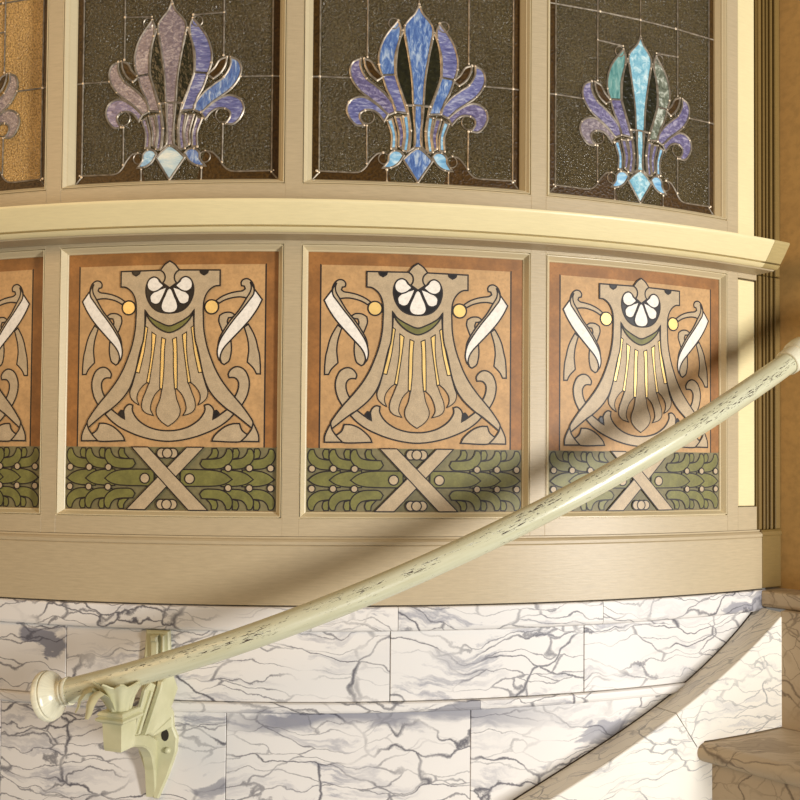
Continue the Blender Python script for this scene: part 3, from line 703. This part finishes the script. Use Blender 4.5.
# ------------------------------------------------------------------ marble dado
ZE, ZF, ZG, ZH = -192.0, -225.1, -319.8, -333.4
cap = MB(); sd = 1.0
capj = [S_L, -420, .110 * RM, .3115 * RM, 764.0]
capp = lambda: [(-35, ZE), (7.2, ZE), (8.6, ZE - 1.2), (9, ZE - 3), (9, ZF + 6), (8, ZF + 2.6), (5.5, ZF + .6), (2, ZF), (-35, ZF)]
for a, b in zip(capj, capj[1:]):
    sweep(cap, capp(), arc_path(a + .35, b - .35), seed=sd); sd += 1.3
tag(cap.build('trim_3', M['marble'], loc=W0), 'narrow marble capping strip under the tan board', 'marble trim', kind='structure')
ms = MB()
j1 = [S_L, -.46 * RM, -.2023 * RM, .1034 * RM, .2942 * RM, 762]
for a, b in zip(j1, j1[1:]): slab(ms, a + .5, b - .5, ZG + .6, ZF - .5, -35, 0, .7, 0, 14, sd); sd += 1.7
j2 = [S_L, -.5 * RM, -.2719 * RM, -.0461 * RM, .1796 * RM, .42 * RM, 762]
for a, b in zip(j2, j2[1:]): slab(ms, a + .4, b - .4, -820, ZH - .3, -35, 0, .7, 0, 14, sd); sd += 1.7
slab(ms, S_L, 764, -825, ZE - 2, -60, -4, 0, 1, 14)
tag(ms.build('wall_marble', [M['marble'], M['grout']], loc=W0), 'grey-veined white marble slabs facing the foot of the bowed wall', 'wall', kind='structure')
st = MB()
stp = [(-30, ZG), (3.5, ZG), (5.5, ZG - 1.5), (6, ZG - 4), (6, ZH + 4.5), (5, ZH + 1.6), (3, ZH), (-30, ZH)]
j3 = [S_L, -.30 * RM, .188 * RM, 740]
for a, b in zip(j3, j3[1:]): sweep(st, stp, arc_path(a + .2, b - .2), seed=sd); sd += 1.7
tag(st.build('trim_4', M['marble'], loc=W0), 'thin rounded marble string course between the marble slabs', 'marble trim', kind='structure')

# ------------------------------------------------------------------ stairs
zback = lambda t: (3.2248506542802913 * t ** 3 - 2.9051112364214045 * t * t + 1.4842984385013351 * t - .6251481668872878)
zfront = lambda t: (1.3901151655581108 * t ** 3 - 1.1108324053170497 * t * t + .9341475547119046 * t - .5718213531672668)
def zb_(t): return zback(t) if t > .2 else zback(.2) - (.2 - t) * .62
def zf_(t): return zfront(t) if t > .2 else zfront(.2) - (.2 - t) * .62
stair = empty('marble_staircase', polar(.4, R + .2, -.9))
tag(stair, 'marble stair rising past the bowed wall with sloping string, treads and landing', 'staircase')
THJ = .3752
def jz(z, zt): return THJ + max(0.0, min((zt - z) * .53, .0233))
def string(t0, t1, joint, zlow, seed, name):
    mb = MB(); n = max(2, int((t1 - t0) / .008)); prev = None
    for k in range(n + 1):
        t = t0 + (t1 - t0) * k / n
        rows = []
        cl = -.1914
        ths = [(t, R - .004, min(cl, zb_(t))), (t, R + T_ST - .0012, min(cl, zf_(t))), (t, R + T_ST, min(cl, zf_(t)) - .0012)]
        zt = zf_(t)
        def sl(z):   # slanted joint end: shift with depth, fading away from the joint
            if joint == 'hi': w = max(0, 1 - (t1 - t) / .05)
            elif joint == 'lo': w = max(0, 1 - (t - t0) / .05)
            else: w = 0
            return t + w * max(0.0, min((zt - z) * .53, .0233))
        for z in (zt - .022, zt - .044): ths.append((sl(z), R + T_ST, z))
        if joint == 'hi':
            w = max(0, 1 - (t1 - t) / .05); ths.append((t + w * .056, R + T_ST, zt - .0455))
        zl = zlow if zlow < zt - .05 else zt - .05
        a_ = t + max(0, 1 - (t1 - t) / .05) * .056 if joint == 'hi' else sl(zl)
        ths.append((a_, R + T_ST, zl)); ths.append((a_, R - .004, zl))
        ids = [mb.vert(polar(a, r, z * S), (a * R + seed + (0 if j else -.05), z * S + (0.05 if j == 0 else 0))) for j, (a, r, z) in enumerate(ths)]
        if prev:
            for j in range(len(ids)): mb.face((prev[j], ids[j], ids[(j + 1) % len(ids)], prev[(j + 1) % len(ids)]))
        else: mb.face(ids)
        prev = ids
    mb.face(prev[::-1])
    return mb.build(name, M['marble_pale'], stair, local=False)
string(-.15, THJ - .0004, 'hi', -.72, 2.0, 'string_slab')
string(THJ + .0004, .5165, 'lo', -.3425, 5.3, 'string_slab')
# dark mastic joint where the string meets the wall
mb = MB(); prev = None
for k in range(90):
    t = -.1 + .62 * k / 89; z = min(-.1925, zb_(t)) * S
    ids = [mb.vert(polar(t, R + o, z + dz)) for o, dz in ((-.003, -.002), (.0016, -.001), (.0016, .0008), (.0002, .0014), (-.003, .0014))]
    if prev:
        for j in range(5): mb.face((prev[j], ids[j], ids[(j + 1) % 5], prev[(j + 1) % 5]))
    else: mb.face(ids)
    prev = ids
mb.face(prev[::-1]); mb.build('mastic_joint', M['grout'], stair, local=False)
az = math.radians(44); DV = Vector((math.sin(az), -math.cos(az), 0)); LN = 1.15
def step_slab(t0, t1, ztop, th, name, seed, over=0.0, rin=None):
    """tread between two parallel lines running outwards from the string, with a bull nose on the front"""
    mb = MB(); rin = R + T_ST - .001 if rin is None else rin
    a = polar(t0, rin, 0); b = polar(t1, rin, 0); a.z = b.z = 0
    front = (DV.cross(Vector((0, 0, 1)))).normalized()
    if front.dot(a - b) < 0: front = -front
    prof = [(0, 0)] + [(th / 2 * math.sin(q), -th / 2 + th / 2 * math.cos(q)) for q in [math.pi * k / 8 for k in range(1, 8)]] + [(0, -th)]
    rows = []
    for p in (a, a + DV * LN):
        rows.append([mb.vert(p + front * (x - th / 2) + Vector((0, 0, Z0 + ztop + z)), (0, 0)) for x, z in prof])
    ln = LN if True else 0
    for p, row in ((b, rows[0]), (b + DV * LN, rows[1])):
        row.append(mb.vert(p + Vector((0, 0, Z0 + ztop - th)))); row.append(mb.vert(p + Vector((0, 0, Z0 + ztop))))
    k = len(rows[0])
    for j in range(k): mb.face((rows[0][j], rows[1][j], rows[1][(j + 1) % k], rows[0][(j + 1) % k]))
    mb.face(rows[0][::-1]); mb.face(rows[1])
    return mb.build(name, M['marble_tread'], stair, local=False, smooth=True)
def riser(t0, z0, z1, name):
    mb = MB(); a = polar(t0, R + T_ST - .001, 0); a.z = 0
    bk = (DV.cross(Vector((0, 0, 1)))).normalized()
    if bk.x < 0: bk = -bk
    pts = []
    for p in (a, a + DV * LN, a + DV * LN + bk * .03, a + bk * .03):
        for z in (z0, z1): pts.append(mb.vert(p + Vector((0, 0, Z0 + z))))
    for q in ((0, 1, 3, 2), (2, 3, 5, 4), (4, 5, 7, 6), (6, 7, 1, 0), (0, 2, 4, 6), (1, 7, 5, 3)): mb.face([pts[i] for i in q])
    return mb.build(name, M['marble_tread'], stair, local=False)
step_slab(.3985, .530, -.3440 * S, .027, 'tread', 1)
riser(.4167, -.80, -.3440 * S - .0265, 'riser')
riser(.5120, -.3440 * S + .0005, -.1692 * S - .0252, 'riser')
# landing slab with nosing
mb = MB()
a = polar(.5155, R + .0095, 0); a.z = 0
th = .0255; zt = -.1692 * S
far = [a + DV * 1.5, a + DV * 1.5 + Vector((1.0, .9, 0)), a + Vector((.75, .75, 0)), a + Vector((.03, .05, 0))]
fr = (DV.cross(Vector((0, 0, 1)))).normalized()
if fr.x > 0: fr = -fr
prof = [(-.004, 0), (-.0012, -.001), (0, -.004), (0, -th + .006), (-.0015, -th + .002), (-.006, -th)]
rows = [[mb.vert(p + fr * x + Vector((0, 0, Z0 + zt + z))) for x, z in prof] for p in (a, far[0])]
for j in range(len(prof) - 1): mb.face((rows[0][j], rows[1][j], rows[1][j + 1], rows[0][j + 1]))
top = [rows[0][0], rows[1][0]] + [mb.vert(p + Vector((0, 0, Z0 + zt))) for p in far[1:]]
bot = [rows[0][-1], rows[1][-1]] + [mb.vert(p + Vector((0, 0, Z0 + zt - th))) for p in far[1:]]
mb.face(top); mb.face(bot[::-1])
for j in range(1, len(top)):
    k = (j + 1) % len(top)
    if k: mb.face((top[j], top[k], bot[k], bot[j]))
mb.face((top[-1], top[0], *rows[0][1:], bot[-1])); mb.face((rows[1][0], top[2], bot[2], *rows[1][:0:-1]))
mb.build('landing', M['marble_tread'], stair, local=False)
# ------------------------------------------------------------------ plaster wall at the right
kx = polar(805.0 / RM, R, 0); kx.z = 0
wd = Vector((math.sin(math.radians(46)), -math.cos(math.radians(46)), 0)); wn = Vector((wd.y * -1, wd.x, 0))
if wn.y < 0: wn = -wn
mb = MB()
c0 = kx - wd * .05; c1 = kx + wd * .24
ids = []
for p in (c0, c1, c1 + wn * .12, c0 + wn * .12):
    for z in (zt, .95): ids.append(mb.vert(p + Vector((0, 0, Z0 + z)), ((p - c0).length, z)))
for q in ((0, 1, 3, 2), (2, 3, 5, 4), (4, 5, 7, 6), (6, 7, 1, 0), (0, 2, 4, 6), (1, 7, 5, 3)): mb.face([ids[i] for i in q])
tag(mb.build('wall_right', M['plaster'], loc=kx + Vector((0, 0, Z0 + zt)), local=False), 'plain ochre plaster wall standing on the landing', 'wall', kind='structure')

# ------------------------------------------------------------------ handrail
RD = .09 * S; RR = .0157
zrail = lambda t: (-.14144754914093385 * t ** 3 + .3862790915495447 * t * t + .5014363982979475 * t - .18043160080673135)
def rp(t): return polar(t, R + RD, zrail(t) * S)
def frame_at(t):
    d = (rp(t + .001) - rp(t - .001)).normalized(); o = Vector((math.sin(t), -math.cos(t), 0))
    u = d.cross(o); u = -u if u.z < 0 else u
    o = u.cross(d); o = -o if o.dot(Vector((math.sin(t), -math.cos(t), 0))) < 0 else o
    return d, o.normalized(), u.normalized()
rail = empty('handrail', rp(-.16))
tag(rail, 'chipped cream enamelled round handrail rising diagonally across the wall', 'handrail')
def tube(t0, t1, rad, name, mat):
    mb = MB(); n = int((t1 - t0) / .006) + 2; k = 40; rows = []; ln = 0; last = None
    for i in range(n + 1):
        t = t0 + (t1 - t0) * i / n; p = rp(t); d, o, u = frame_at(t)
        if last is not None: ln += (p - last).length
        last = p
        # v: 0 at the underside, .5 facing out from the wall, 1 at the back
        rows.append([mb.vert(p + (-u * math.cos(2 * math.pi * j / k) + o * math.sin(2 * math.pi * j / k)) * rad, (ln, 2 * j / k if j <= k / 2 else 2 - 2 * j / k)) for j in range(k)])
    for a, b in zip(rows, rows[1:]):
        for j in range(k): mb.face((a[j], b[j], b[(j + 1) % k], a[(j + 1) % k]))
    mb.face(rows[0]); mb.face(rows[-1][::-1])
    return mb.build(name, mat, rail, local=False, smooth=True)
tube(-.161, .60, RR, 'rail_tube', M['rail'])
def lathe(t, sign, prof, name, mat, k=40):
    d, o, u = frame_at(t); p = rp(t); mb = MB(); rows = []
    for x, r in prof:
        rows.append([mb.vert(p + d * sign * x / 1000 + (o * math.cos(2 * math.pi * j / k) + u * math.sin(2 * math.pi * j / k)) * r / 1000, (x / 1000, j / k)) for j in range(k)])
    for a, b in zip(rows, rows[1:]):
        for j in range(k): mb.face((a[j], b[j], b[(j + 1) % k], a[(j + 1) % k]))
    mb.face(rows[0]); mb.face(rows[-1][::-1])
    return mb.build(name, mat, rail, local=False, smooth=True)
RW = RR * 1000
lathe(-.1575, -1, [(-2.5, RW - .5), (-2, RW + 1.6), (0, RW + 2.2), (2, RW + 1.4), (2.4, RW - 1), (3.4, RW - 1.2), (3.8, RW + .6), (5.4, RW + 1.2), (7, RW + .4), (7.4, RW - .6),
   (11, RW - .8), (14, RW + 1.6), (17, RW + 5.5), (19.5, RW + 10), (21.5, RW + 13), (23, RW + 14), (23.8, RW + 12.4), (25, RW + 12.6), (26, RW + 14.8), (29, RW + 16), (32, RW + 15.2), (33.5, RW + 12), (34, 3)], 'end_cap', M['capw'])
lathe(.4735, 1, [(-.5, RW - .5), (-.4, RW + 1.6), (.6, RW + 2.6), (14, RW + 3.4), (19, RW + 3.2), (20, RW + 4.6), (24, RW + 6), (36, RW + 7), (44, RW + 6), (45, 1)], 'collar', M['capw'])

# ------------------------------------------------------------------ bracket
TB = -.113
br = empty('handrail_bracket', base_at(TB, -450), TB)
tag(br, 'sage cream cast iron bracket with leafy cup holding up the low end of the handrail', 'bracket')
up = Vector((0, 0, .450))
def bfin(mb, name, mat, smooth=False, parent=br):
    for v in mb.v: v += up
    return mb.build(name, mat, parent, smooth=smooth)
def extrude(mb, poly, frame, thick, c=1.0, m=0):
    """poly in frame coordinates; frame(a, b, h) -> point; front at h = thick with a small chamfer"""
    P2 = [Vector(q) for q in poly]; n = len(P2)
    area = sum(P2[i].x * P2[(i + 1) % n].y - P2[(i + 1) % n].x * P2[i].y for i in range(n))
    sg = 1 if area > 0 else -1
    def inset(d):
        out = []
        for i in range(n):
            d1 = (P2[i] - P2[i - 1]).normalized(); d2 = (P2[(i + 1) % n] - P2[i]).normalized()
            n1 = Vector((-d1.y, d1.x)) * sg; n2 = Vector((-d2.y, d2.x)) * sg
            mt = n1 + n2; mt = mt / max(.35, 1 + n1.dot(n2)) if mt.length > .2 else n1
            out.append(P2[i] + mt * d)
        return out
    r = [[mb.vert(frame(p.x, p.y, h)) for p in pts] for pts, h in ((P2, 0), (P2, thick - c), (inset(c), thick))]
    for a, b in zip(r, r[1:]):
        for i in range(n): mb.face((a[i], a[(i + 1) % n], b[(i + 1) % n], b[i]), m)
    for row in (r[0], r[2]):
        for t in geometry.tessellate_polygon([[Vector((p.x, p.y, 0)) for p in (P2 if row is r[0] else inset(c))]]): mb.face([row[i] for i in t], m)
fw = lambda a, b, h: bend(a, h, b)                      # on the wall face
HY = math.hypot(24, 106)
def fa(side):                                            # in the plane of the arm, h towards the viewer's right
    def f(q, z, h):
        s = 24 - 24 * q / HY + h * 106 / HY; o = 4 + 106 * q / HY + h * 24 / HY
        return bend(s + side * 106 / HY, o + side * 24 / HY, z)
    return f
pl = MB()
extrude(pl, [(-11.4, -226), (20.4, -226), (24.3, -304), (27.7, -354), (33.4, -367), (32.3, -386), (21.8, -417), (8.5, -449), (1.7, -449.2), (-8.5, -418), (-20, -388), (-18.3, -319)], fw, 7, 2)
plate = bfin(pl, 'wall_plate', M['iron'])
rb = MB(); slab(rb, -3, 7, -300, -231, 6, 12, 1.5); slab(rb, 12, 16, -330, -231, 6, 13, 1.5); slab(rb, -3, 7, -240, -232, 6, 15, 2)
bfin(rb, 'rib', M['iron'], False, plate)
def dome(c, r, name, mat, o=7.0, flat=1.0):
    mb = MB(); rows = []
    for a in [math.pi / 2 * k / 5 for k in range(5)]:
        rows.append([mb.vert(bend(c[0] + r * math.cos(a) * math.cos(b), o + r * math.sin(a) * flat, c[1] + r * math.cos(a) * math.sin(b))) for b in [2 * math.pi * j / 16 for j in range(16)]])
    tp = mb.vert(bend(c[0], o + r * flat, c[1]))
    for x, y in zip(rows, rows[1:]):
        for j in range(16): mb.face((x[j], x[(j + 1) % 16], y[(j + 1) % 16], y[j]))
    for j in range(16): mb.face((rows[-1][j], rows[-1][(j + 1) % 16], tp))
    bfin(mb, name, mat, True, plate)
dome((20.5, -384), 4.6, 'screw', M['iron']); dome((1.5, -253), 5, 'screw', M['iron'], 7)
ho = MB()
for c, rx, rz in (((17, -364), 5.2, 8),):
    ids = [ho.vert(bend(c[0] + rx * math.cos(a), 7.3, c[1] + rz * math.sin(a))) for a in [2 * math.pi * k / 20 for k in range(20)]]; ho.face(ids)
bfin(ho, 'hole', M['hole'], False, plate)  # flat dark oval on the plate, painting the shade inside a hole
am = MB()
extrude(am, [(112, -348.5), (67.8, -360), (50, -366), (36, -373), (26, -381), (19, -390), (12, -409), (6, -447), (2, -440), (2, -372), (30, -356), (59, -346), (86, -340), (80, -328), (98, -322)], lambda q, z, h: bend(-8 + h, q, z), 14, 2.2)
bfin(am, 'arm', M['iron'])
for poly, sd_, th_ in (([(65.7, -345), (35.3, -296), (31, -286), (8, -276), (2, -289), (-6, -303), (7.8, -322.8), (57.5, -345)], 0, 7), ([(57.5, -345), (7.9, -321.4), (-3, -336), (46.9, -350.6)], -2, 6.5), ([(46.9, -350.6), (-1.9, -339), (-3, -354), (40, -354)], -4, 6)):
    fe = MB(); extrude(fe, poly, fa(sd_), th_, 1.6); bfin(fe, 'fan_blade', M['iron'])
sl = MB(); extrude(sl, [(78, -341), (68, -345), (33, -290), (44, -284), (56, -291)], fa(-6), 5, 1.2); extrude(sl, [(74.5, -341), (71, -342.5), (44, -296), (48, -294)], fa(-6), 9, 1.0)
bfin(sl, 'strut', M['iron'])
# cup: square post, collar, leaf capital
def pframe(x, y):   # plan offsets (along the arm, across) about the post axis -> unrolled s, o
    q = 108.0 + x
    return 24 - 24 * q / HY + y * 106 / HY, 4 + 106 * q / HY + y * 24 / HY
def prism(mb, rings):
    rows = []
    for hx, hy, z in rings:
        rows.append([mb.vert(bend(*[*pframe(sx * hx, sy * hy), z])) for sx, sy in ((-1, -1), (1, -1), (1, 1), (-1, 1))])
    for a, b in zip(rows, rows[1:]):
        for j in range(4): mb.face((a[j], a[(j + 1) % 4], b[(j + 1) % 4], b[j]))
    mb.face(rows[0]); mb.face(rows[-1][::-1])
po = MB(); prism(po, [(11.5, 10.5, -349), (12.5, 11.5, -345), (14, 12.5, -318), (14.5, 13, -312)])
bfin(po, 'post', M['iron'])
co = MB(); prism(co, [(15.5, 14, -315), (19.5, 18, -312), (20, 18.5, -309.5), (16.5, 15.5, -307.5), (18.5, 17, -305), (17, 15.5, -302), (15, 14, -301)])
bfin(co, 'collar', M['iron'])
lf = MB(); k = 48; rows = []
for z, r, amp in ((-303, 13.5, .4), (-296, 14.2, 1.1), (-288, 16.5, 1.9), (-280, 20, 2.8), (-273, 24.5, 3.6), (-268, 28.5, 4.0), (-266.5, 27.5, 3.6), (-276, 20, 2), (-285, 15, 1)):
    rows.append([lf.vert(bend(*pframe((r + amp * math.cos(9 * a)) * math.cos(a), (r + amp * math.cos(9 * a)) * math.sin(a) * .92), z + (0 if z < -290 else 3.0 * math.cos(9 * a)))) for a in [2 * math.pi * j / k for j in range(k)]])
for a, b in zip(rows, rows[1:]):
    for j in range(k): lf.face((a[j], a[(j + 1) % k], b[(j + 1) % k], b[j]))
lf.face(rows[-1]); lf.face(rows[0])
leafc = bfin(lf, 'leaf_capital', M['iron'], True)
# curled leaf tips
def curl(dx, dy, name='curled_leaf'):
    mb = MB(); rows = []
    path = [(12, -300, 6), (17, -290, 7.5), (23, -281, 8.5), (30, -276, 8.5), (37, -279, 7.5), (42, -287, 6.5), (44, -296, 5), (47, -302, 3)]
    for i, (r, z, w) in enumerate(path):
        a, b = path[max(0, i - 1)], path[min(len(path) - 1, i + 1)]
        tx, tz = b[0] - a[0], b[1] - a[1]; l = math.hypot(tx, tz); nx, nz = -tz / l, tx / l
        row = []
        for u_, v_ in ((-1, 0), (-.5, .55), (0, .9), (.5, .55), (1, 0), (0, -.5)):
            rr, zz = r + nx * v_ * w * .45, z + nz * v_ * w * .45
            row.append(mb.vert(bend(*pframe(dx * rr - dy * u_ * w, dy * rr + dx * u_ * w), zz)))
        rows.append(row)
    for a, b in zip(rows, rows[1:]):
        for j in range(6): mb.face((a[j], a[(j + 1) % 6], b[(j + 1) % 6], b[j]))
    mb.face(rows[0]); mb.face(rows[-1])
    bfin(mb, name, M['iron'], True, leafc)
curl(.97, -.2); curl(.6, -.8)

# ------------------------------------------------------------------ light
def area(name, loc, target, size, power, c, sy=None):
    l = bpy.data.lights.new(name, 'AREA'); l.shape = 'RECTANGLE'; l.size = size; l.size_y = sy or size; l.energy = power; l.color = c
    o = bpy.data.objects.new(name, l); C.objects.link(o); o.location = loc
    o.rotation_euler = (Vector(target) - Vector(loc)).to_track_quat('-Z', 'Y').to_euler(); return o
P = lambda x, y, z: Vector((x * S, y * S, Z0 + z * S))
area('window_daylight', P(2.4, -1.1, -.13), P(0, 1, -.05), .42, 136, (1, .98, .96), 1.3)
area('downstairs_lamp', P(.5, -2.6, -1.3), P(0, 1, -.1), 1.6, 30, (.96, .98, 1))  # added fill light, low in front, standing in for bounce from below
area('landing_lamp', P(-1.8, -.4, .95), P(-.3, 1, .1), 1.3, 24, (1, .64, .3))
wd_ = bpy.data.worlds.new('hall'); bpy.context.scene.world = wd_; wd_.use_nodes = True
bgn = wd_.node_tree.nodes['Background']; bgn.inputs[0].default_value = (1, .92, .8, 1); bgn.inputs[1].default_value = .19

# ------------------------------------------------------------------ camera
cam = bpy.data.cameras.new('camera'); co_ = bpy.data.objects.new('camera', cam); C.objects.link(co_)
cam.sensor_width = 36; cam.sensor_fit = 'HORIZONTAL'; cam.lens = 36 * 850.24331 / 800; cam.shift_y = 44.38253 / 800; cam.clip_start = .02
pi_, ro = .02238, .00777
f = Vector((0, math.cos(pi_), math.sin(pi_))); u0 = Vector((0, -math.sin(pi_), math.cos(pi_))); r0 = Vector((1, 0, 0))
rt = r0 * math.cos(ro) + u0 * math.sin(ro); uu = -r0 * math.sin(ro) + u0 * math.cos(ro)
mw = Matrix((rt, uu, -f)).transposed().to_4x4(); mw.translation = (0, 0, Z0)
co_.matrix_world = mw
sc = bpy.context.scene; sc.camera = co_
sc.view_settings.view_transform = 'Standard'; sc.view_settings.look = 'None'; sc.view_settings.gamma = 1; sc.view_settings.use_curve_mapping = False
sc.view_settings.exposure = 0.0
